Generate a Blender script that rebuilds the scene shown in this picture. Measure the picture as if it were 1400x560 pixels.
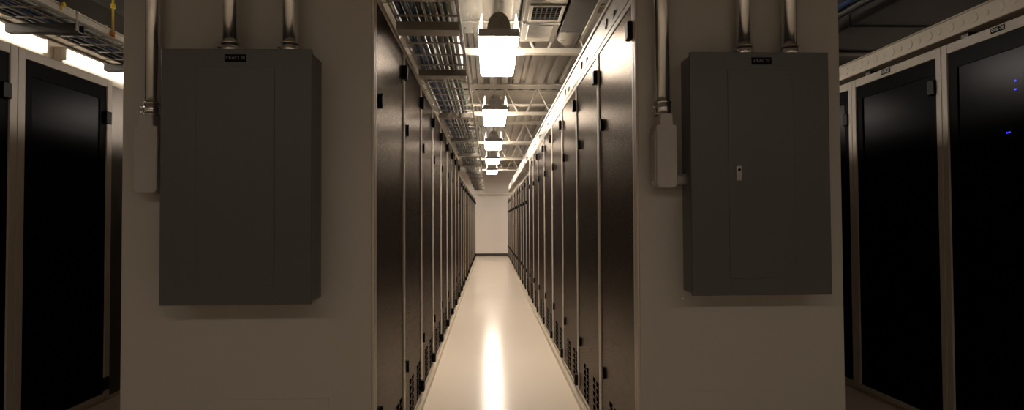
import bpy, bmesh, math, random
from mathutils import Matrix, Vector
random.seed(7)
for o in list(bpy.data.objects): bpy.data.objects.remove(o, do_unlink=True)
S = bpy.context.scene
COL = S.collection

# ------------------------------------------------------------------ camera
CAM_H = 1.13
FPX = 880.0
yaw = math.atan(31 / FPX); pitch = math.atan(22 / math.hypot(FPX, 31)); roll = .0052
F = Vector((math.sin(yaw) * math.cos(pitch), math.cos(yaw) * math.cos(pitch), math.sin(pitch)))
R0 = Vector((math.cos(yaw), -math.sin(yaw), 0)); U0 = R0.cross(F)
U = (U0 + roll * R0).normalized(); R = F.cross(U)
cd = bpy.data.cameras.new('camera'); cam = bpy.data.objects.new('camera', cd); COL.objects.link(cam)
cd.sensor_width = 36; cd.lens = FPX / 1400 * 36; cd.clip_start = .02
cam.matrix_world = Matrix(((R.x, U.x, -F.x, 0), (R.y, U.y, -F.y, 0), (R.z, U.z, -F.z, CAM_H), (0, 0, 0, 1)))
S.camera = cam
# ------------------------------------------------------------------ world, exposure
w = bpy.data.worlds.new('room_air'); S.world = w; w.use_nodes = True
w.node_tree.nodes['Background'].inputs[0].default_value = (1, .85, .7, 1)
w.node_tree.nodes['Background'].inputs[1].default_value = 0.0
vs = S.view_settings
vs.view_transform = 'Standard'; vs.look = 'None'; vs.gamma = 1; vs.use_curve_mapping = False
vs.exposure = 0.12
LAMP_COLOR = (1.0, .885, .75)
LAMP_AISLE = 34.0      # pendant lights over the main aisle
LAMP_CROSS = 8.3       # unseen lamps added behind the camera to light the row ends
LAMP_SIDE = 9.0        # tube lights above the outer left racks

# ------------------------------------------------------------------ materials
MATS = {}
def mat(name, col, rough=.5, metal=0, spec=.5, noise=0, nscale=60, bump=0, bscale=200, emit=None, strength=0, coat=0, rnoise=0, stretch=None, ior=1.5):
    m = bpy.data.materials.new(name); m.use_nodes = True; nt = m.node_tree; b = nt.nodes['Principled BSDF']
    b.inputs['Base Color'].default_value = (*col, 1); b.inputs['Roughness'].default_value = rough
    b.inputs['Metallic'].default_value = metal; b.inputs['Specular IOR Level'].default_value = spec
    b.inputs['IOR'].default_value = ior
    b.inputs['Coat Weight'].default_value = coat; b.inputs['Coat Roughness'].default_value = .12
    tc = nt.nodes.new('ShaderNodeTexCoord')
    src = tc.outputs['Object']
    if stretch:
        mp = nt.nodes.new('ShaderNodeMapping'); mp.inputs['Scale'].default_value = stretch
        nt.links.new(src, mp.inputs[0]); src = mp.outputs[0]
    if noise or rnoise:
        n = nt.nodes.new('ShaderNodeTexNoise'); n.inputs['Scale'].default_value = nscale; n.inputs['Detail'].default_value = 4
        nt.links.new(src, n.inputs['Vector'])
        if noise:
            r = nt.nodes.new('ShaderNodeMix'); r.data_type = 'RGBA'
            r.inputs[6].default_value = (*[c * (1 - noise) for c in col], 1); r.inputs[7].default_value = (*[min(1, c * (1 + noise)) for c in col], 1)
            nt.links.new(n.outputs['Fac'], r.inputs[0]); nt.links.new(r.outputs[2], b.inputs['Base Color'])
        if rnoise:
            mr = nt.nodes.new('ShaderNodeMapRange'); mr.inputs['To Min'].default_value = max(0, rough - rnoise); mr.inputs['To Max'].default_value = rough + rnoise
            nt.links.new(n.outputs['Fac'], mr.inputs[0]); nt.links.new(mr.outputs[0], b.inputs['Roughness'])
    if bump:
        n2 = nt.nodes.new('ShaderNodeTexNoise'); n2.inputs['Scale'].default_value = bscale; n2.inputs['Detail'].default_value = 2
        nt.links.new(src, n2.inputs['Vector'])
        bp = nt.nodes.new('ShaderNodeBump'); bp.inputs['Strength'].default_value = bump; bp.inputs['Distance'].default_value = .002
        nt.links.new(n2.outputs['Fac'], bp.inputs['Height']); nt.links.new(bp.outputs[0], b.inputs['Normal'])
    if emit:
        b.inputs['Emission Color'].default_value = (*emit, 1); b.inputs['Emission Strength'].default_value = strength
    MATS[name] = m; return m
def satin(name, col, gloss, rough):          # dark paint with an even satin sheen
    m = bpy.data.materials.new(name); m.use_nodes = True; nt = m.node_tree; nt.nodes.remove(nt.nodes['Principled BSDF'])
    d = nt.nodes.new('ShaderNodeBsdfDiffuse'); g = nt.nodes.new('ShaderNodeBsdfGlossy'); a = nt.nodes.new('ShaderNodeAddShader')
    tc = nt.nodes.new('ShaderNodeTexCoord'); n = nt.nodes.new('ShaderNodeTexNoise'); n.inputs['Scale'].default_value = 300
    nt.links.new(tc.outputs['Object'], n.inputs['Vector'])
    mr = nt.nodes.new('ShaderNodeMapRange'); mr.inputs['To Min'].default_value = rough*.9; mr.inputs['To Max'].default_value = rough*1.1
    nt.links.new(n.outputs['Fac'], mr.inputs[0]); nt.links.new(mr.outputs[0], g.inputs['Roughness'])
    d.inputs['Color'].default_value = (*col, 1); g.inputs['Color'].default_value = (*gloss, 1)
    nt.links.new(d.outputs[0], a.inputs[0]); nt.links.new(g.outputs[0], a.inputs[1])
    nt.links.new(a.outputs[0], nt.nodes['Material Output'].inputs['Surface']); MATS[name] = m
mat('floor_epoxy', (.80, .69, .57), .17, noise=.03, nscale=1.5, spec=.13)
satin('door_steel', (.006, .0052, .0048), (.155, .137, .122), .275)
satin('door_steel_grey', (.012, .0105, .0105), (.12, .108, .10), .30)
satin('door_black', (.002, .002, .002), (.004, .004, .004), .35)
satin('tinted_pane', (.0015, .0015, .002), (.007, .007, .0075), .22)
mat('frame_beige', (.52, .45, .37), .42, noise=.05, nscale=80)
mat('side_paint', (.41, .380, .335), .48, noise=.16, nscale=420, bump=.15, bscale=700)
mat('base_trim', (.55, .47, .36), .4, noise=.08, nscale=40)
mat('raceway_white', (.60, .545, .47), .42, noise=.03, nscale=30)
mat('raceway_beige', (.72, .64, .53), .42, noise=.04, nscale=40)
mat('panel_grey', (.068, .067, .062), .38, noise=.12, nscale=420, bump=.1, bscale=800)
mat('panel_side', (.10, .10, .105), .38, noise=.1, nscale=420)
mat('galvanized', (.78, .78, .77), .22, metal=1, noise=.14, nscale=25, rnoise=.06)
mat('duct_metal', (.38, .36, .32), .30, metal=.85, noise=.12, nscale=9, rnoise=.08)
mat('duct_dark', (.10, .095, .09), .45, metal=.3, noise=.2, nscale=10)
mat('duct_blue', (.30, .32, .37), .45, noise=.15, nscale=8)
mat('cast_grey', (.38, .35, .32), .5, noise=.08, nscale=90)
mat('black_plastic', (.005, .005, .005), .5, spec=.15)
mat('slot_black', (.003, .0028, .0026), .9, spec=0)
mat('joist_paint', (.50, .455, .38), .45, noise=.1, nscale=15)
mat('deck_steel', (.36, .32, .265), .42, metal=.35, noise=.12, nscale=5)
mat('wall_paint', (.82, .75, .70), .55, noise=.03, nscale=4)
mat('dark_base', (.05, .04, .035), .5)
mat('dark_steel', (.07, .065, .06), .45, metal=.4, noise=.15, nscale=30)
mat('tray_wire', (.40, .37, .32), .4, metal=.3)
mat('tray_beam', (.30, .27, .23), .4, metal=.3, noise=.12, nscale=30)
mat('cable_blue', (.03, .08, .25), .45); mat('cable_navy', (.02, .04, .11), .45)
mat('cable_green', (.04, .09, .07), .5); mat('cable_grey', (.20, .20, .19), .5); mat('cable_black', (.012, .012, .012), .5)
mat('yellow_paint', (.85, .62, .03), .45); mat('orange_tag', (.85, .33, .06), .6); mat('tag_print', (.25, .08, .02), .6)
mat('chrome', (.75, .75, .76), .18, metal=1)
mat('label_black', (.003, .003, .0035), .6, spec=.08); mat('label_letter', (.17, .17, .175), .5); mat('label_letter_white', (.75, .75, .75), .5)
mat('housing_white', (.62, .58, .50), .4)
mat('lens_aisle', (.9, .85, .75), .4, emit=LAMP_COLOR, strength=LAMP_AISLE)
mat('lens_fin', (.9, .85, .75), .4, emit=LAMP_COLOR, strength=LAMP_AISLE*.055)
mat('lens_end_added', (.9, .85, .75), .4, emit=LAMP_COLOR, strength=LAMP_AISLE*.6)
mat('lens_cross_added', (.9, .85, .75), .4, emit=LAMP_COLOR, strength=LAMP_CROSS)
mat('lens_side', (.9, .85, .75), .4, emit=LAMP_COLOR, strength=LAMP_SIDE)
mat('led_blue', (.01, .01, .4), .4, emit=(.03, .03, 1.0), strength=1.6)

# ------------------------------------------------------------------ helpers
class MB:
    def __init__(s): s.v = []; s.f = []
    def quad_add(s, vs, fs):
        b = len(s.v); s.v += vs; s.f += [tuple(i + b for i in f) for f in fs]; return s
    def box(s, x0, x1, y0, y1, z0, z1):
        x0, x1 = min(x0, x1), max(x0, x1); y0, y1 = min(y0, y1), max(y0, y1); z0, z1 = min(z0, z1), max(z0, z1)
        return s.quad_add([(x0,y0,z0),(x1,y0,z0),(x1,y1,z0),(x0,y1,z0),(x0,y0,z1),(x1,y0,z1),(x1,y1,z1),(x0,y1,z1)],
            [(0,3,2,1),(4,5,6,7),(0,1,5,4),(1,2,6,5),(2,3,7,6),(3,0,4,7)])
    def tube(s, pts, r, n=8, cap=True):
        pts = [Vector(p) for p in pts]; rings = []
        for i, p in enumerate(pts):
            a = pts[max(i-1, 0)]; c = pts[min(i+1, len(pts)-1)]; t = (c - a).normalized()
            k = Vector((0,0,1)) if abs(t.z) < .9 else Vector((1,0,0))
            e1 = t.cross(k).normalized(); e2 = t.cross(e1).normalized()
            rr = r[i] if isinstance(r, (list, tuple)) else r
            rings.append([tuple(p + rr * (math.cos(2*math.pi*j/n) * e1 + math.sin(2*math.pi*j/n) * e2)) for j in range(n)])
        vs = [v for rg in rings for v in rg]; fs = []
        for i in range(len(pts)-1):
            for j in range(n): fs.append((i*n+j, (i+1)*n+j, (i+1)*n+(j+1) % n, i*n+(j+1) % n))
        if cap: fs.append(tuple(range(n))); fs.append(tuple(reversed([(len(pts)-1)*n+j for j in range(n)])))
        return s.quad_add(vs, fs)
    def prism(s, poly, axis, a, b):       # poly = list of (p,q); axis 'y': (x,z) extruded along y; 'x': (y,z); 'z': (x,y)
        def P(p, q, t): return {'y': (p, t, q), 'x': (t, p, q), 'z': (p, q, t)}[axis]
        n = len(poly); vs = [P(p, q, a) for p, q in poly] + [P(p, q, b) for p, q in poly]
        fs = [tuple(range(n)), tuple(reversed(range(n, 2*n)))] + [(i, n+i, n+(i+1) % n, (i+1) % n) for i in range(n)]
        return s.quad_add(vs, fs)
    def mesh(s, name, m, bevel=0, smooth=False):
        me = bpy.data.meshes.new(name); me.from_pydata(s.v, [], s.f); me.validate()
        bm = bmesh.new(); bm.from_mesh(me)
        bmesh.ops.recalc_face_normals(bm, faces=bm.faces)
        if bevel: bmesh.ops.bevel(bm, geom=list(bm.edges), offset=bevel, segments=1, affect='EDGES', clamp_overlap=True)
        if smooth:
            for f in bm.faces: f.smooth = len(f.verts) == 4
        bm.to_mesh(me); bm.free(); me.materials.append(MATS[m]); return me
def put(name, me, parent=None, loc=(0,0,0)):
    o = bpy.data.objects.new(name, me); COL.objects.link(o); o.location = loc
    if parent: o.parent = parent
    return o
def tag(o, label, cat, group=None):
    o['label'] = label; o['category'] = cat
    if group: o['group'] = group
    return o
def thing(name, loc, label, cat, group=None):
    o = bpy.data.objects.new(name, None); COL.objects.link(o); o.location = loc; o.empty_display_size = .1
    return tag(o, label, cat, group)
def struct(o): o['kind'] = 'structure'; return o
def text_mesh(txt, size, m, depth=.0006):
    c = bpy.data.curves.new('lettering', 'FONT'); c.body = txt; c.size = size; c.align_x = 'CENTER'; c.align_y = 'CENTER'; c.extrude = depth
    o = bpy.data.objects.new('lettering', c); COL.objects.link(o)
    bpy.context.view_layer.update()
    me = bpy.data.meshes.new_from_object(o.evaluated_get(bpy.context.evaluated_depsgraph_get()))
    bpy.data.objects.remove(o, do_unlink=True); me.materials.clear(); me.materials.append(MATS[m]); return me
ORD = ['', 'first', 'second', 'third', 'fourth', 'fifth', 'sixth', 'seventh', 'eighth', 'ninth', 'tenth', 'eleventh', 'twelfth', 'thirteenth', 'fourteenth',
       'fifteenth', 'sixteenth', 'seventeenth', 'eighteenth', 'nineteenth', 'twentieth', 'twenty-first', 'twenty-second', 'twenty-third', 'twenty-fourth']

# ------------------------------------------------------------------ room shell
RX, YB, YE, ZC = 4.7, -6.0, 20.9, 2.9
struct(put('floor', MB().box(-RX, RX, YB, YE, -.1, 0).mesh('floor', 'floor_epoxy')))
struct(put('wall_end', MB().box(-RX, RX, YE, YE+.15, 0, 3.2).mesh('wall_end', 'wall_paint')))
struct(put('wall_back', MB().box(-RX, RX, YB-.15, YB, 0, 3.2).mesh('wall_back', 'wall_paint')))
struct(put('wall_left', MB().box(-RX-.15, -RX, YB, YE, 0, 3.2).mesh('wall_left', 'wall_paint')))
struct(put('wall_right', MB().box(RX, RX+.15, YB, YE, 0, 3.2).mesh('wall_right', 'wall_paint')))
struct(put('baseboard_end', MB().box(-3.0, 3.0, YE-.02, YE, 0, .09).mesh('baseboard_end', 'dark_base')))
# ribbed steel roof deck: ribs run along the aisle
deck = MB(); prof = []; p = .152; x = -RX
while x < RX:
    prof += [(x, ZC), (x+.075, ZC), (x+.09, ZC+.05), (x+.137, ZC+.05)]; x += p
prof = [(min(a, RX), b) for a, b in prof]
n = len(prof)
deck.quad_add([(a, YB, b) for a, b in prof] + [(a, YE, b) for a, b in prof], [(i, i+1, n+i+1, n+i) for i in range(n-1)])
n = len(deck.v); deck.box(-RX-.15, RX+.15, YB-.15, YE+.15, ZC+.06, ZC+.2)
struct(put('ceiling', deck.mesh('ceiling', 'deck_steel')))

# ------------------------------------------------------------------ server racks
P = .815
def rack_meshes(side, depth, H, door_mat, hinge_far, grey=False):
    """side +1: aisle lies at +x of the face; local origin = front plane, near corner, floor."""
    s = side; d = {}
    B = lambda u0, u1, v0, v1, z0, z1: MB().box(s*u0, s*u1, v0, v1, z0, z1)
    g = .0015
    d['body'] = B(-depth, -.022, g+.002, P-g-.002, .055, H-.004).mesh('body', 'door_steel_grey' if grey else 'side_paint')
    d['plinth'] = B(-depth+.02, -.012, g+.002, P-g-.002, 0, .054).mesh('plinth', 'base_trim')
    d['post_a'] = B(-.0215, .004, g, .030, .055, H).mesh('post', 'frame_beige', .002)
    d['post_b'] = B(-.0215, .004, P-.030, P-g, .055, H).mesh('post', 'frame_beige', .002)
    d['top_rail'] = B(-.0215, .003, .0305, P-.0305, H-.028, H).mesh('top_rail', 'frame_beige', .002)
    d['bottom_rail'] = B(-.0215, .003, .0305, P-.0305, .055, .072).mesh('bottom_rail', 'frame_beige', .002)
    d['door'] = B(-.0205, -.001, .032, P-.032, .074, H-.030).mesh('door', door_mat, .0015)
    vh = P-.030 if hinge_far else .030
    d['hinge'] = B(-.0008, .024, vh-.026, vh+.026, -.034, .034).mesh('hinge', 'black_plastic', .004)
    vl = .115 if hinge_far else P-.115
    lt = MB(); pr = [(vl + .013*math.cos(a), .030*math.sin(a)) for a in [i*math.pi/6 for i in range(12)]]
    lt.prism(pr, 'x', s*-.0008, s*.012); d['latch'] = lt.mesh('latch', 'black_plastic')
    vp = MB(); d['slots'] = []; sl = {}
    for sg in (0, 1):
        q = .004 * (1 if sg else -1)
        sl[sg] = MB().prism([(-.034, 0), (.034, q), (.034, .012+q), (-.034, .012)], 'x', s*-.004, s*.0006).mesh('vent_slot', 'slot_black')
    for pa in ((.06, .145), (.165, .25), (.40, .485), (.505, .59)):
        v0, v1 = pa if not hinge_far else (P-pa[1], P-pa[0])
        for k in range(11):
            z = .092 + k*.0185; a, b = v0+.008, v1-.008
            dz = .004 * (1 if k % 2 else -1); d['slots'].append((sl[k % 2], (a+b)/2, z))
            vp.prism([(a, z), (b, z+dz), (b, z+.010+dz), (a, z+.010)], 'x', s*-.004, s*.0006)
    d['vent_slots'] = vp.mesh('vent_slots', 'slot_black')
    return d
def build_rack(xf, y0, d, H, label, group, vents=True, fittings=True):
    t = thing('server_rack', (xf, y0, 0), label, 'server rack', group)
    put('body', d['body'], t); put('plinth', d['plinth'], t); put('post', d['post_a'], t); put('post', d['post_b'], t)
    put('top_rail', d['top_rail'], t); put('bottom_rail', d['bottom_rail'], t)
    dr = put('door', d['door'], t)
    if fittings:
        put('hinge', d['hinge'], dr, (0, 0, H-.135)); put('hinge', d['hinge'], dr, (0, 0, .125))
        put('latch', d['latch'], dr, (0, 0, H-.40)); put('latch', d['latch'], dr, (0, 0, .39))
    if vents == 'single':
        for m, v, z in d['slots']: put('vent_slot', m, dr, (0, v, z))
    else:
        o = put('vent_slots', d['vent_slots'], dr); o['kind'] = 'stuff'
    return t
HT, HS = 2.0, 1.81
XL, XR, DL, DR = -.425, .559, .905, .790
YL0, YR0 = 2.40, 2.44
mL = rack_meshes(1, DL, HT, 'door_steel', True); mLs = rack_meshes(1, DL, HS, 'door_steel_grey', True, True)
mR = rack_meshes(-1, DR, HT, 'door_steel', False); mRs = rack_meshes(-1, DR, HS, 'door_steel_grey', False, True)
for i in range(21):
    short = i >= 8
    y = YL0 + i*P + (.012 if short else 0)
    kind = 'shorter greyish server rack' if short else 'tall dark server rack'
    tl = build_rack(XL, y, mLs if short else mL, HS if short else HT, f'{kind}, {ORD[i+1]} from the camera in the row left of the aisle', 'racks along the left side of the aisle', 'single' if i < 3 else 'joined')
    y = YR0 + i*P + (.012 if short else 0)
    tr = build_rack(XR, y, mRs if short else mR, HS if short else HT, f'{kind}, {ORD[i+1]} from the camera in the row right of the aisle', 'racks along the right side of the aisle', 'single' if i < 4 else 'joined')
    if i == 0: firstL, firstR = tl, tr
# end panels of the two rows, facing the cross aisle
GE = .03
def end_panel(t, s, depth):
    o = put('side_panel', MB().box(s*-depth, s*-.006, -.022, 0, .02, HT).mesh('side_panel', 'side_paint', .002), t)
    put('corner_post', MB().box(s*-.0055, s*.003, -.024, 0, .02, HT).mesh('corner_post', 'frame_beige', .0015), t)
    put('toe_strip', MB().box(s*-depth, s*-.006, -.02, 0, 0, .019).mesh('toe_strip', 'base_trim'), t)
    return o
pl = end_panel(firstL, 1, DL); pr = end_panel(firstR, -1, DR)
put('access_cover', MB().box(-.60, -.16, -.0235, -.0215, .18, .49).mesh('access_cover', 'side_paint', .0008), pl)
put('access_cover', MB().box(.06, .525, -.0235, -.0215, .18, .485).mesh('access_cover', 'side_paint', .0008), pr)
put('screw', MB().tube([(.195-.025, -.0215, .835), (.195-.025, -.025, .835)], .004, 8).mesh('screw', 'chrome'), pr)
struct(put('baseboard_left', MB().box(XL-.010, XL+.022, YL0-.02, 19.55, 0, .040).mesh('baseboard_left', 'base_trim', .004)))
struct(put('baseboard_right', MB().box(XR-.022, XR+.010, YR0-.02, 19.58, 0, .040).mesh('baseboard_right', 'base_trim', .004)))

# ------------------------------------------------------------------ outer rack rows
def outer_meshes(side, depth, PO, H, hp):
    s = side; d = {}
    B = lambda u0, u1, v0, v1, z0, z1: MB().box(s*u0, s*u1, v0, v1, z0, z1)
    g = .0015
    d['body'] = B(-depth, -.03, g+.002, PO-g-.002, .03, H-.004).mesh('body', 'side_paint')
    d['plinth'] = B(-depth+.02, -.02, g+.002, PO-g-.002, 0, .029).mesh('plinth', 'base_trim')
    d['post_a'] = B(-.029, .004, g, hp, .03, H).mesh('post', 'frame_beige', .002)
    d['post_b'] = B(-.029, .004, PO-hp, PO-g, .03, H).mesh('post', 'frame_beige', .002)
    d['top_rail'] = B(-.029, .003, hp+.0005, PO-hp-.0005, H-.05, H).mesh('top_rail', 'frame_beige', .002)
    d['bottom_rail'] = B(-.029, .003, hp+.0005, PO-hp-.0005, .03, .06).mesh('bottom_rail', 'frame_beige', .002)
    fr = MB(); a, b, z0, z1 = hp+.002, PO-hp-.002, .062, H-.052
    fr.box(s*-.028, s*-.004, a, a+.06, z0, z1); fr.box(s*-.028, s*-.004, b-.06, b, z0, z1)
    fr.box(s*-.028, s*-.004, a+.06, b-.06, z0, z0+.08); fr.box(s*-.028, s*-.004, a+.06, b-.06, z1-.08, z1)
    d['door'] = fr.mesh('door', 'door_black')
    d['pane'] = B(-.026, -.010, a+.061, b-.061, z0+.081, z1-.081).mesh('pane', 'tinted_pane')
    return d
def outer_rack(xf, y0, d, label, group):
    t = thing('server_rack', (xf, y0, 0), label, 'server rack', group)
    for k, nm in (('body', 'body'), ('plinth', 'plinth'), ('post_a', 'post'), ('post_b', 'post'), ('top_rail', 'top_rail'), ('bottom_rail', 'bottom_rail')): put(nm, d[k], t)
    dr = put('door', d['door'], t); put('pane', d['pane'], dr)
    return t, dr
XOL, XOR, HO = -2.43, 2.41, 2.045
PL, PR = .83, .845
dOL = outer_meshes(1, .9, PL, HO, .054); dOR = outer_meshes(-1, .9, PR, HO, .043)
gl, gr = 'racks on the far side of the outer left aisle', 'racks on the far side of the outer right aisle'
YOL, YOR = 3.39, 3.325
oh = MB().box(-.002, .020, -.03, .03, -.04, .04).mesh('hinge', 'black_plastic', .004)
def hinge(dr, s, v, z): put('hinge', oh, dr, (-.004 if s > 0 else -.014, v, z))
t, dr = outer_rack(XOL, YOL-PL, dOL, 'black-doored rack cut by the left picture edge, outer left aisle', gl); hinge(dr, 1, PL-.085, 1.80)
t, dr = outer_rack(XOL, YOL, dOL, 'rack with a wide black glass door under the yellow hanger rod, outer left aisle', gl); hinge(dr, 1, PL-.05, 1.80)
hinge(dr, 1, PL-.05, .12)
# closed bay past it
t = thing('blank_cabinet', (XOL, YOL+PL, 0), 'brown blank-fronted cabinet just left of the left electrical panel wall', 'cabinet', gl)
put('body', MB().box(-.9, -.03, .004, 1.6, .03, 2.0).mesh('body', 'side_paint'), t)
put('front_panel', MB().box(-.0295, -.008, .004, 1.6, .03, 2.02).mesh('front_panel', 'door_steel_grey', .002), t)
put('plinth', MB().box(-.88, -.02, .004, 1.6, 0, .0295).mesh('plinth', 'base_trim'), t)
def rack_label(t, x, v, z, txt, w=.085):
    lp = put('label_plate', MB().box(x-.002, x, v-w/2, v+w/2, z-.013, z+.013).mesh('label_plate', 'label_black', .0006), t)
    me = text_mesh(txt, .022, 'label_letter_white')
    o = put('lettering', me, lp, (x-.0028, v, z)); o.rotation_euler = (math.pi/2, 0, -math.pi/2)
t0, dr = outer_rack(XOR, YOR-PR, dOR, 'nearest black-doored rack with blue status lights, outer right aisle', gr)
led = MB().box(-.0030, 0, -.005, .005, -.0032, .0032).mesh('status_light', 'led_blue')
for y, z in ((2.859, 1.763), (2.86, 1.723), (2.913, 1.53), (2.900, 1.53)):
    o = put('status_light', led, t0, (.0095, y-(YOR-PR), z))
    o['label'] = 'small glowing blue light'
rack_label(t0, -.003, 2.94-(YOR-PR), HO-.020, 'COL-28')
t1, dr = outer_rack(XOR, YOR, dOR, 'black-doored rack with a dark label on its top rail, outer right aisle', gr); hinge(dr, -1, .07, 1.84)
rack_label(t1, -.003, 3.80-YOR, HO-.020, 'COL-27')
t2, dr = outer_rack(XOR, YOR+PR, dOR, 'black-doored rack partly hidden by the right electrical panel wall', gr); hinge(dr, -1, .07, 1.80)
t3, dr = outer_rack(XOR, YOR+2*PR, dOR, 'black-doored rack almost wholly hidden behind the right row end', gr)

# ------------------------------------------------------------------ raceways on the rack rows
t = thing('cable_raceway', (XR, YR0, HT), 'long cream raceway running along the tops of the right aisle racks', 'raceway')
rl = 21*P
put('channel', MB().box(.004, .11, 0, rl, .004, .145).mesh('channel', 'raceway_white', .003), t)
put('lower_lip', MB().box(-.004, .0035, 0, rl, .002, .03).mesh('lower_lip', 'raceway_white', .001), t)
put('upper_lip', MB().box(-.004, .0035, 0, rl, .128, .147).mesh('upper_lip', 'raceway_white', .001), t)
clip = MB(); clip.prism([(-.030, .040), (-.012, .036), (0, .018), (.012, .036), (.030, .040), (.004, 0), (-.004, 0)], 'x', -.004, .0035)
clip = clip.mesh('clip', 'tray_beam')
for k in range(12):
    for dy, z in ((.40, .022), (.60, .045)):
        put('clip', clip, t, (0, k*P + dy - .0, z))
t = thing('cable_raceway', (XOR, 1.2, 2.046), 'beige raceway with round knockouts above the outer right racks', 'raceway')
put('channel', MB().box(0, .10, 0, 4.4, .034, .125).mesh('channel', 'raceway_beige', .003), t)
put('top_lip', MB().box(-.006, .10, 0, 4.4, .1255, .133).mesh('top_lip', 'raceway_beige', .002), t)
for k in range(4): put('stand_off', MB().box(.03, .09, .28+k*PR, .33+k*PR, 0, .034).mesh('stand_off', 'dark_steel'), t)
def disc(r):
    m = MB(); m.prism([(r*math.cos(a), r*math.sin(a)) for a in [i*math.pi/10 for i in range(20)]], 'x', -.0022, .0002)
    return m.mesh('knockout', 'raceway_beige', .0012)
kb, ks = disc(.025), disc(.014)
for k in range(30): put('knockout', kb if k % 2 else ks, t, (-.0001, 1.15 + k*.082, .080))

# ------------------------------------------------------------------ electrical panels and conduits on the row ends
def elec_panel(x0, x1, yw, depth, z0, z1, label, txt, tx, door, latch=False):
    t = thing('electrical_panel', ((x0+x1)/2, yw, z0), label, 'electrical panel')
    cx = (x0+x1)/2; h = z1-z0; w = (x1-x0)/2
    put('box', MB().box(-w+.006, w-.006, -depth+.012, -.0005, .006, h-.006).mesh('box', 'panel_side', .003), t)
    c = put('cover', MB().box(-w, w, -depth, -depth+.0115, 0, h).mesh('cover', 'panel_grey', .002), t)
    a0, a1, b0, b1 = door[0]-cx, door[1]-cx, door[2]-z0, door[3]-z0
    d = put('door', MB().box(a0, a1, -depth-.0022, -depth, b0, b1).mesh('door', 'panel_grey', .0016), t)
    put('hinge_rod', MB().tube([(a1 if not latch else a1, -depth-.001, b0+.05), (a1, -depth-.001, b1-.05)], .0025, 6).mesh('hinge_rod', 'panel_grey'), d)
    lp = put('label_plate', MB().box(tx-cx-.037, tx-cx+.037, -depth-.0018, -depth, h-.045, h-.019).mesh('label_plate', 'label_black', .0005), c)
    o = put('lettering', text_mesh(txt, .0150, 'label_letter'), lp, (tx-cx, -depth-.0026, h-.032)); o.rotation_euler = (math.pi/2, 0, 0)
    sc = MB().tube([(0, 0, 0), (.003, 0, 0)], .0035, 8).mesh('screw', 'chrome')
    s = 1 if cx < 0 else -1
    for zz in (.03, h-.03):
        for yy in (-.03, -depth+.035):
            o = put('screw', sc, t, (s*(w-.006), yy, zz)); o.scale.x = s
    if latch:
        lx, lz = (.8895+.911)/2-cx, 1.2985-z0
        l = put('latch', MB().box(lx-.0105, lx+.0105, -depth-.008, -depth-.002, lz-.027, lz+.027).mesh('latch', 'chrome', .002), d)
        put('keyhole', MB().tube([(lx, -depth-.0075, lz+.012), (lx, -depth-.0092, lz+.012)], .005, 10).mesh('keyhole', 'slot_black'), l)
    return t
YWL, YWR = YL0-.0225, YR0-.0225
elec_panel(-1.119, -.608, YWL, YWL-2.225, .850, 1.725, 'grey electrical panel with plain door on the left row end', 'CRAC1.3E', -.867, (-1.0, -.735, .915, 1.662))
elec_panel(.726, 1.237, YWR, YWR-2.29, .859, 1.738, 'grey electrical panel with small chrome latch on the right row end', 'CRAC 22', .990, (.863, 1.103, .919, 1.674), True)

def conduit(x, y, z0, z1, r, label, strap=True, fit=.048):
    t = thing('conduit', (x, y, z0), label, 'conduit', 'galvanized conduits on the row ends')
    h = z1-z0
    put('pipe', MB().tube([(0, 0, 0), (0, 0, h)], r, 20).mesh('pipe', 'galvanized', 0, True), t)
    m = MB(); m.tube([(0,0,0),(0,0,.004)], r*1.28, 20); m.tube([(0,0,.004),(0,0,fit-.005)], r*1.14, 20); m.tube([(0,0,fit-.005),(0,0,fit)], r*1.24, 20)
    f = put('connector', m.mesh('connector', 'galvanized', 0, True), t)
    for zz in (.014, .032):
        put('screw', MB().tube([(-r*1.05, -.004, zz), (-r*1.05-.013, -.006, zz)], .0045, 8).mesh('screw', 'chrome'), f)
    return t
zT = 2.86
conduit(-.919, 2.31, 1.7205, zT, .027, 'galvanized conduit entering the left panel top above its label')
conduit(-.708, 2.31, 1.7205, zT, .027, 'galvanized conduit entering the left panel top near its right corner')
conduit(-1.203, 2.335, 1.512, zT, .0245, 'long galvanized conduit left of the left panel, above its fitting', True, .045)
conduit(.958, 2.37, 1.7335, zT, .026, 'galvanized conduit entering the right panel top left of its label')
conduit(1.133, 2.37, 1.7335, zT, .027, 'galvanized conduit entering the right panel top right of its label')
conduit(.650, 2.38, 1.522, zT, .028, 'long galvanized conduit left of the right panel, above its fitting', True, .05)

def conduit_body(cx, yw, y0, z0, z1, w, label, stub_to, zs, cover_side):
    t = thing('junction_box', (cx, yw, z0), label, 'junction box')
    h = z1-z0; c = .018
    pr = [(-w, c*.6), (-w+c*.5, 0), (w-c*.5, 0), (w, c*.6), (w, h-.045), (w-.004, h-.041), (w*.62, h-.040), (w*.62, h), (-w*.62, h), (-w*.62, h-.040), (-w+.004, h-.041), (-w, h-.045)]
    put('body', MB().prism(pr, 'y', y0-yw, -.0005).mesh('body', 'cast_grey', .003), t)
    cv = put('cover', MB().box(cover_side*w, cover_side*(w+.006), y0-yw+.006, -.006, .012, h-.062).mesh('cover', 'cast_grey', .002), t)
    for zz in (.022, h-.072):
        put('screw', MB().tube([(cover_side*(w+.005), (y0-yw)/2-.015, zz), (cover_side*(w+.010), (y0-yw)/2-.015, zz)], .004, 8).mesh('screw', 'chrome'), cv)
    ym = (y0-yw)/2
    put('hub', MB().tube([(w-.004, ym, zs-z0), (stub_to-cx, ym, zs-z0)], .022, 14).mesh('hub', 'cast_grey', 0, True), t)
conduit_body(-1.2035, YWL, 2.29, 1.235, 1.511, .042, 'grey cast fitting under the conduit left of the left panel', -1.1145, 1.30, -1)
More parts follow.
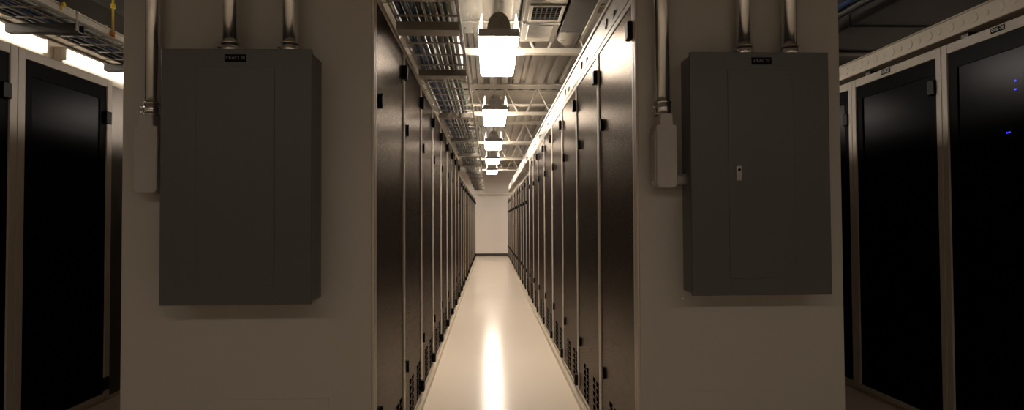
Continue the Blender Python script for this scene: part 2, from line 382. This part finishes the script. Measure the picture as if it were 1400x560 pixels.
conduit_body(.650, YWR, 2.325, 1.250, 1.521, .038, 'grey cast fitting joined to the right panel by a stub', .7315, 1.282, -1)

# ------------------------------------------------------------------ overhead cable tray along the left rack row
def tray(x0, x1, z, beams, y0, y1, label, beam_h=.04, overhang=0.0, lw=6, step=.118, beam_mat='tray_beam', bw=.025, rail=.085):
    t = thing('cable_tray', ((x0+x1)/2, y0, z), label, 'cable tray')
    cx = (x0+x1)/2; a, b = x0-cx, x1-cx; L = y1-y0
    for nm, xx in (('side_rail', b), ('side_rail', a)):
        put(nm, MB().tube([(xx, 0, rail), (xx, L, rail)], .006, 6).mesh(nm, 'tray_wire'), t)
    for yb in beams:
        m = MB(); v = yb-y0
        m.prism([(v-bw, 0), (v+bw, 0), (v+bw, beam_h), (v+bw-.005, beam_h), (v+bw-.005, .005), (v-bw+.005, .005), (v-bw+.005, beam_h), (v-bw, beam_h)], 'x', a-overhang, b)
        put('support_beam', m.mesh('support_beam', beam_mat), t)
    ys = [y0] + list(beams) + [y1]
    for k in range(len(ys)-1):
        m = MB(); s0, s1 = ys[k]-y0, ys[k+1]-y0
        if s1-s0 < .1: continue
        for j in range(lw):
            xx = a + (b-a)*j/(lw-1); m.tube([(xx, s0, beam_h+.005), (xx, s1, beam_h+.005)], .0045, 4, False)
        nn = max(1, round((s1-s0)/step))
        for j in range(nn):
            yy = s0 + (j+.5)*(s1-s0)/nn
            m.box(a, b, yy-.010, yy+.010, beam_h+.008, beam_h+.013)
            if rail < .08: continue
            m.box(b-.002, b+.002, yy-.003, yy+.003, beam_h+.01, .085); m.box(a-.002, a+.002, yy-.003, yy+.003, beam_h+.01, .085)
        put('wire_basket', m.mesh('wire_basket', 'tray_wire'), t)
    return t
bm_y = [2.45, 3.067, 4.024, 5.62, 7.30, 8.92, 10.55, 12.2, 13.8, 15.45, 17.1, 18.7]
tray(-.433, -.140, 2.030, bm_y, 2.42, 19.5, 'wire basket cable tray overhanging the aisle above the left racks', lw=5, step=.235, bw=.05)
def cable(pts, r, m, label, group, n=6):
    o = put('cable', MB().tube(pts, r, n).mesh('cable', m, 0, True)); tag(o, label, 'cable', group); return o
cols = ['cable_navy', 'cable_blue', 'cable_navy', 'cable_black', 'cable_green', 'cable_grey', 'cable_black', 'cable_green']
cw = ['navy', 'deep blue', 'navy', 'black', 'dark green', 'grey', 'black', 'dark green']
for k in range(8):
    xx = -.410 + k*.0300; r = [.0145, .0145, .014, .013, .0115, .014, .011, .012][k]
    pts = [(xx + .004*math.sin(j*1.7), 2.43 + j*.6, 2.090 + r + random.uniform(0, .008)) for j in range(29)]
    cable(pts, r, cols[k], f'{cw[k]} cable lying in the tray over the left racks, {ORD[k+1]} from the rack side', 'cables in the left aisle tray')
t = tag(put('white_raceway', MB().box(-.198, -.172, 2.46, 4.24, 2.135, 2.20).mesh('white_raceway', 'raceway_white', .002)), 'short white raceway strip on the outer edge of the left cable tray', 'raceway')

# outer left tray, raceway and hangers
tray(-2.42, -2.075, 2.096, [2.2, 3.335, 4.17, 5.0], 1.6, 5.6, 'dark cable tray with blue cables over the outer left racks', .045, .02, 5, .16, 'dark_steel', rail=.054)
for k in range(6):
    xx = -2.39 + k*.042; r = [.016, .017, .015, .016, .013, .012][k]
    mm = ['cable_black', 'cable_navy', 'cable_blue', 'cable_blue', 'cable_navy', 'cable_grey'][k]; wd = ['black', 'navy', 'deep blue', 'bright blue', 'dark navy', 'grey'][k]
    pts = [(xx + random.uniform(-.006, .006), 1.65 + j*.4, 2.160 + r + random.uniform(0, .01)) for j in range(10)]
    cable(pts, r, mm, f'{wd} cable in the outer left tray, {ORD[k+1]} from the rack side', 'cables in the outer left tray')
t = thing('fiber_raceway', (-2.45, 1.2, 2.288), 'white raceway beam hanging above the outer left cable tray', 'raceway')
put('channel', MB().box(-.05, 0, 0, 4.6, 0, .092).mesh('channel', 'raceway_white', .002), t)
put('lid', MB().box(-.055, .005, 0, 4.6, .0925, .101).mesh('lid', 'raceway_beige', .002), t)
def hanger(y, label, tagged):
    t = thing('hanger_rod', (-2.437, y, 2.325), label, 'hanger rod', 'hangers of the outer left raceway')
    put('rod', MB().tube([(0, 0, .040), (0, 0, .572)], .007, 8).mesh('rod', 'yellow_paint'), t)
    put('cap', MB().tube([(0, 0, .20), (0, 0, .226)], .014, 10).mesh('cap', 'yellow_paint'), t)
    put('bracket', MB().box(-.012, .012, -.004, .004, -.02, .064).mesh('bracket', 'galvanized'), t)
    if tagged:
        g = put('tag', MB().box(-.011, .021, -.0140, -.0100, -.026, .038).mesh('tag', 'orange_tag', .001), t)
        put('print_mark', MB().box(0, .012, -.0155, -.0139, -.006, .016).mesh('print_mark', 'tag_print'), g)
hanger(4.235, 'yellow hanger rod with an orange tag on the outer left raceway', True)
t = thing('cable_clip', (-2.4445, 3.745, 2.372), 'small yellow clip on the face of the outer left raceway', 'clip')
put('knob', MB().tube([(.0, 0, .01), (.018, 0, .012)], [.010, .013], 10).mesh('knob', 'yellow_paint', 0, True), t)
put('stem', MB().box(-.0, .006, -.004, .004, -.022, .004).mesh('stem', 'yellow_paint'), t)
t = thing('tray_bracket', (-2.068, 3.285, 2.0965), 'thin pale rod standing at the end of the outer left tray beam', 'bracket')
put('rod', MB().tube([(0, 0, 0), (0, 0, .095)], .0045, 8).mesh('rod', 'housing_white'), t)
put('nut', MB().tube([(0, 0, .085), (0, 0, .098)], .008, 6).mesh('nut', 'galvanized'), t)

# tube lights standing above the outer left racks
def wall_tube(y0, y1, label):
    t = thing('tube_light', (-2.66, (y0+y1)/2, HO), label, 'light', 'tube lights above the outer left racks'); L = (y1-y0)/2
    put('housing', MB().box(-.07, -.02, -L-.01, L+.01, .002, .197).mesh('housing', 'housing_white', .004), t)
    put('lens', MB().box(-.0195, 0, -L, L, .118, .185).mesh('lens', 'lens_side', .006), t)
    for s in (-1, 1): put('end_cap', MB().box(-.02, .004, s*L, s*(L+.012), .11, .193).mesh('end_cap', 'housing_white'), t)
wall_tube(2.75, 3.945, 'glowing tube light above the leftmost rack, ending beside the post')
wall_tube(4.125, 5.32, 'glowing tube light above the black glass door, nearer the panel wall')
tag(put('backing_board', MB().box(-2.80, -2.735, 2.0, 5.6, HO+.001, 2.5).mesh('backing_board', 'raceway_beige')), 'beige board behind the glowing tube lights on the left', 'board')

# ------------------------------------------------------------------ pendant lights
def lamp_meshes(lens_mat, fin_mat):
    d = {}; L = .60
    out = [(-.150, .070), (-.146, .018), (-.128, 0), (.128, 0), (.146, .018), (.150, .070)]
    inn = [(.140, .070), (.136, .022), (.124, .012), (-.124, .012), (-.136, .022), (-.140, .070)]
    fin = [(.150, .071), (.128, .185), (.120, .185), (.141, .071)]
    d['fin_a'] = MB().prism(fin, 'y', -L, L).mesh('side_fin', fin_mat); d['fin_b'] = MB().prism([(-p_, q_) for p_, q_ in fin], 'y', -L, L).mesh('side_fin', fin_mat)
    d['lens'] = MB().prism(out+inn, 'y', -L, L).mesh('lens', lens_mat)
    arch = [(.085*math.cos(a), .074+.125*math.sin(a)) for a in [i*math.pi/12 for i in range(13)]]
    if fin_mat != 'lens_fin':
        d['lens'] = MB().box(-.136, .136, -L, L, .004, .014).mesh('lens', lens_mat)
        fin = [(.150, 0), (.150, .071), (.128, .185), (.120, .185), (.140, .071), (.140, 0)]
        d['fin_a'] = MB().prism(fin, 'y', -L, L).mesh('side_fin', 'housing_white'); d['fin_b'] = MB().prism([(-p_, q_) for p_, q_ in fin], 'y', -L, L).mesh('side_fin', 'housing_white')
    d['housing'] = MB().prism(arch, 'y', -L-.005, L+.005).mesh('housing', 'duct_metal', 0)
    pan = [(-.138, .073), (.138, .073), (.138, .064), (-.138, .064)]
    d['pan'] = MB().prism(pan, 'y', -L, L).mesh('pan', 'housing_white')
    d['cap'] = MB().box(-.148, .148, -.007, .007, .018, .072).mesh('end_cap', 'cast_grey', .003)
    d['rod'] = MB().tube([(0, 0, .195), (0, 0, .455)], .006, 8).mesh('rod', 'galvanized')
    return d
dA = lamp_meshes('lens_aisle', 'lens_fin'); dC = lamp_meshes('lens_cross_added', 'housing_white'); dE = lamp_meshes('lens_end_added', 'housing_white')
def lamp(x, y, rz, d, label, group, z=2.445, short=False):
    t = thing('pendant_light', (x, y, z), label, 'light', group); t.rotation_euler.z = rz
    put('lens', d['lens'], t); h = put('housing', d['housing'], t); put('reflector_pan', d['pan'], t); put('side_fin', d['fin_a'], t); put('side_fin', d['fin_b'], t)
    for s in (-1, 1):
        put('end_cap', d['cap'], t, (0, s*.608, 0)); r_ = put('rod', d['rod'], t, (0, s*.5, 0))
        if short: r_.scale.z = .2; r_.location.z = .195*.8 + .005
for k in range(5):
    lamp(.075, 5.225 + 3.055*k, 0, dA, f'bright pendant light over the aisle, {ORD[k+1]} from the camera', 'pendant lights over the aisle', short=(k == 0))
for x, nm in ((-2.6, 'leftmost'), (-1.3, 'second from left'), (.0, 'middle'), (1.3, 'second from right'), (2.6, 'rightmost')):  # unseen lamps added for brightness, placed to suit the shadows under the panels
    lamp(x, -1.2, math.pi/2, dC, f'added unseen pendant light over the cross aisle behind the viewer, {nm} one', 'added pendant lights over the cross aisle')

for x, nm in ((-1.7, 'left'), (1.85, 'right')):  # lamps added out of sight to brighten the far wall
    lamp(x, 20.15, math.pi/2, dE, f'added pendant light brightening the far end wall, hidden behind the {nm} rack row', 'added pendant lights by the far wall')
# ------------------------------------------------------------------ roof structure
wm = MB().tube([(-.16, 0, .022), (0, 0, .36)], .011, 6).mesh('web', 'joist_paint')
wm2 = MB().tube([(.16, 0, .022), (0, 0, .36)], .011, 6).mesh('web', 'joist_paint')
bc = MB(); bc.box(-RX+.01, RX-.01, -.045, .045, 0, .007); bc.box(-RX+.01, RX-.01, -.012, -.006, .007, .045); bc.box(-RX+.01, RX-.01, .006, .012, .007, .045); bc = bc.mesh('bottom_chord', 'joist_paint')
tcd = MB(); tcd.box(-RX+.01, RX-.01, -.05, .05, .388, .396); tcd.box(-RX+.01, RX-.01, -.012, -.006, .34, .388); tcd.box(-RX+.01, RX-.01, .006, .012, .34, .388); tcd = tcd.mesh('top_chord', 'joist_paint')
for k in range(6):
    y = 2.17 + 3.07*k
    t = thing('roof_joist', (0, y, 2.50), f'open-web steel roof joist, {ORD[k+1]} from the camera', 'joist', 'roof joists')
    put('bottom_chord', bc, t); put('top_chord', tcd, t)
    for j in range(-9, 10):
        put('web', wm, t, (.42*j + .22, 0, 0)); put('web', wm2, t, (.42*j + .22 - .42 + .0, 0, 0))
t = thing('steel_beam', (0, 8.70, 2.70), 'wide flange steel beam crossing under the roof deck past the second light', 'beam')
put('bottom_flange', MB().box(-RX+.01, RX-.01, -.08, .08, 0, .015).mesh('bottom_flange', 'joist_paint'), t)
put('top_flange', MB().box(-RX+.01, RX-.01, -.08, .08, .175, .192).mesh('top_flange', 'joist_paint'), t)
put('beam_web', MB().box(-RX+.01, RX-.01, -.005, .005, .0155, .1745).mesh('beam_web', 'joist_paint'), t)
fc = MB().prism([(.078, .195), (.148, .195), (.136, .246), (.091, .246)], 'y', -.078, -.060).mesh('flute_gap_shade', 'slot_black')  # black plugs stand in for the shade in the gaps above the beam
for k in range(22, 44): put('flute_gap_shade', fc, t, (-RX + k*.152, 0, 0))

# ducts and diffuser above the aisle
t = thing('supply_duct', (.386, 4.33, 2.57), 'galvanized duct box with square grille right of the first light', 'duct')
put('casing', MB().box(-.145, .145, -1.0, .86, .0, .345).mesh('casing', 'duct_metal', .004), t)
put('seam', MB().box(-.148, .148, .30, .335, -.012, .346).mesh('seam', 'galvanized', .002), t)
t.scale = (.941,)*3
g = put('grille', MB().box(-.09, .115, -.075, .235, -.004, -.0002).mesh('grille', 'slot_black'), t)
fr = MB(); fr.box(-.115, -.09, -.10, .26, -.012, -.0003); fr.box(.115, .14, -.10, .26, -.012, -.0003); fr.box(-.09, .115, -.10, -.075, -.012, -.0003); fr.box(-.09, .115, .235, .26, -.012, -.0003)
put('frame', fr.mesh('frame', 'housing_white', .002), g)
bl = MB().box(-.09, .115, -.004, .004, -.009, -.0042).mesh('blade', 'dark_steel'); bl2 = MB().box(-.004, .004, -.075, .235, -.009, -.0042).mesh('blade', 'dark_steel')
for k in range(7): put('blade', bl, g, (0, -.045 + k*.042, 0))
for k in range(5): put('blade', bl2, g, (-.06 + k*.036, 0, 0))
put('cover_plate', MB().box(-.10, .10, .38, .78, -.010, -.0003).mesh('cover_plate', 'galvanized', .003), t)
t = thing('branch_duct', (.641, 3.952, 2.57), 'dark branch duct with pale edge right of the grille duct', 'duct')
put('casing', MB().box(-.105, .105, -.8, 1.2, .003, .345).mesh('casing', 'duct_dark', .004), t)
put('edge_strip', MB().box(.085, .112, -.8, 1.2, -.010, .0025).mesh('edge_strip', 'joist_paint', .002), t)
put('tapered_boot', MB().quad_add([(-.10, .98, .0), (.07, .98, .0), (.07, 1.20, .0), (-.10, 1.20, .0), (-.05, 1.19, -.05), (.02, 1.19, -.05)], [(0,3,2,1),(0,1,5,4),(1,2,5),(2,3,4,5),(3,0,4)]).mesh('tapered_boot', 'duct_metal'), t)
t.scale = (.941,)*3
t = thing('main_duct', (-.04, 4.4, 2.70), 'smooth galvanized duct running above the first light', 'duct')
put('casing', MB().box(-.30, .28, -1.4, .95, .0, .185).mesh('casing', 'duct_metal', .01), t)
put('seam', MB().box(-.305, .285, .60, .63, -.008, .188).mesh('seam', 'galvanized', .002), t)
t = thing('strut_rail', (.2735, 5.6, 2.655), 'pale strut rail running along the ceiling right of the first light', 'rail')
put('channel', MB().box(-.0115, .0115, 0, 1.3, 0, .045).mesh('channel', 'joist_paint', .002), t)
for yy in (.2, .65, 1.1): put('rod', MB().tube([(0, yy, .045), (0, yy, .246)], .005, 6).mesh('rod', 'galvanized'), t)
for k in range(2): pass
# side ducts and pipes
tag(put('dark_duct', MB().box(-3.10, -2.83, 2.2, 7.5, 2.72, 2.87).mesh('dark_duct', 'duct_dark', .006)), 'dark duct under the ceiling above the outer left racks', 'duct')
t = thing('dark_duct', (2.9, 4.4, 2.52), 'large dark duct under the ceiling above the outer right racks', 'duct')
put('casing', MB().box(-.30, .55, -2.0, 1.2, .0, .34).mesh('casing', 'duct_dark', .01), t)
put('seam', MB().box(-.31, .56, .10, .14, -.01, .345).mesh('seam', 'duct_dark', .004), t)
tag(put('ceiling_duct', MB().box(1.9, 3.9, 5.75, 6.2, 2.42, 2.72).mesh('ceiling_duct', 'duct_blue', .01)), 'bluish grey cross duct seen above the outer right racks', 'duct')
for k, (x0, z0, r, m, nm) in enumerate([(2.30, 2.545, .022, 'cable_blue', 'blue'), (2.36, 2.53, .02, 'cable_grey', 'grey'), (2.42, 2.545, .02, 'cable_navy', 'navy')]):
    cable([(x0, 2.6, z0), (x0+.02, 3.6, z0-.02), (x0, 4.6, z0-.01), (x0+.06, 5.7, z0+.02)], r, m, f'{nm} cable hanging under the ceiling above the outer right racks', 'cables above the outer right racks')
for k, (x0, m, nm) in enumerate([(.70, 'cable_blue', 'blue'), (.76, 'cable_grey', 'pale grey')]):
    cable([(x0, 7.6, 2.16), (x0, 8.0, 2.24), (x0+.02, 8.5, 2.30), (x0, 9.2, 2.26), (x0, 9.8, 2.16)], .03, m, f'{nm} cable looping up over the right aisle raceway', 'cables over the right raceway', 8)
# pipe along the far wall
t = thing('wall_pipe', (.07, YE-.03, 1.99), 'white pipe crossing the far end wall at rack height', 'pipe')
put('pipe', MB().tube([(-.9, 0, 0), (.9, 0, 0)], .022, 10).mesh('pipe', 'housing_white', 0, True), t)
for x in (-.5, .10, .7): put('clamp', MB().box(x-.02, x+.02, -.027, .03, -.027, .027).mesh('clamp', 'housing_white', .003), t)
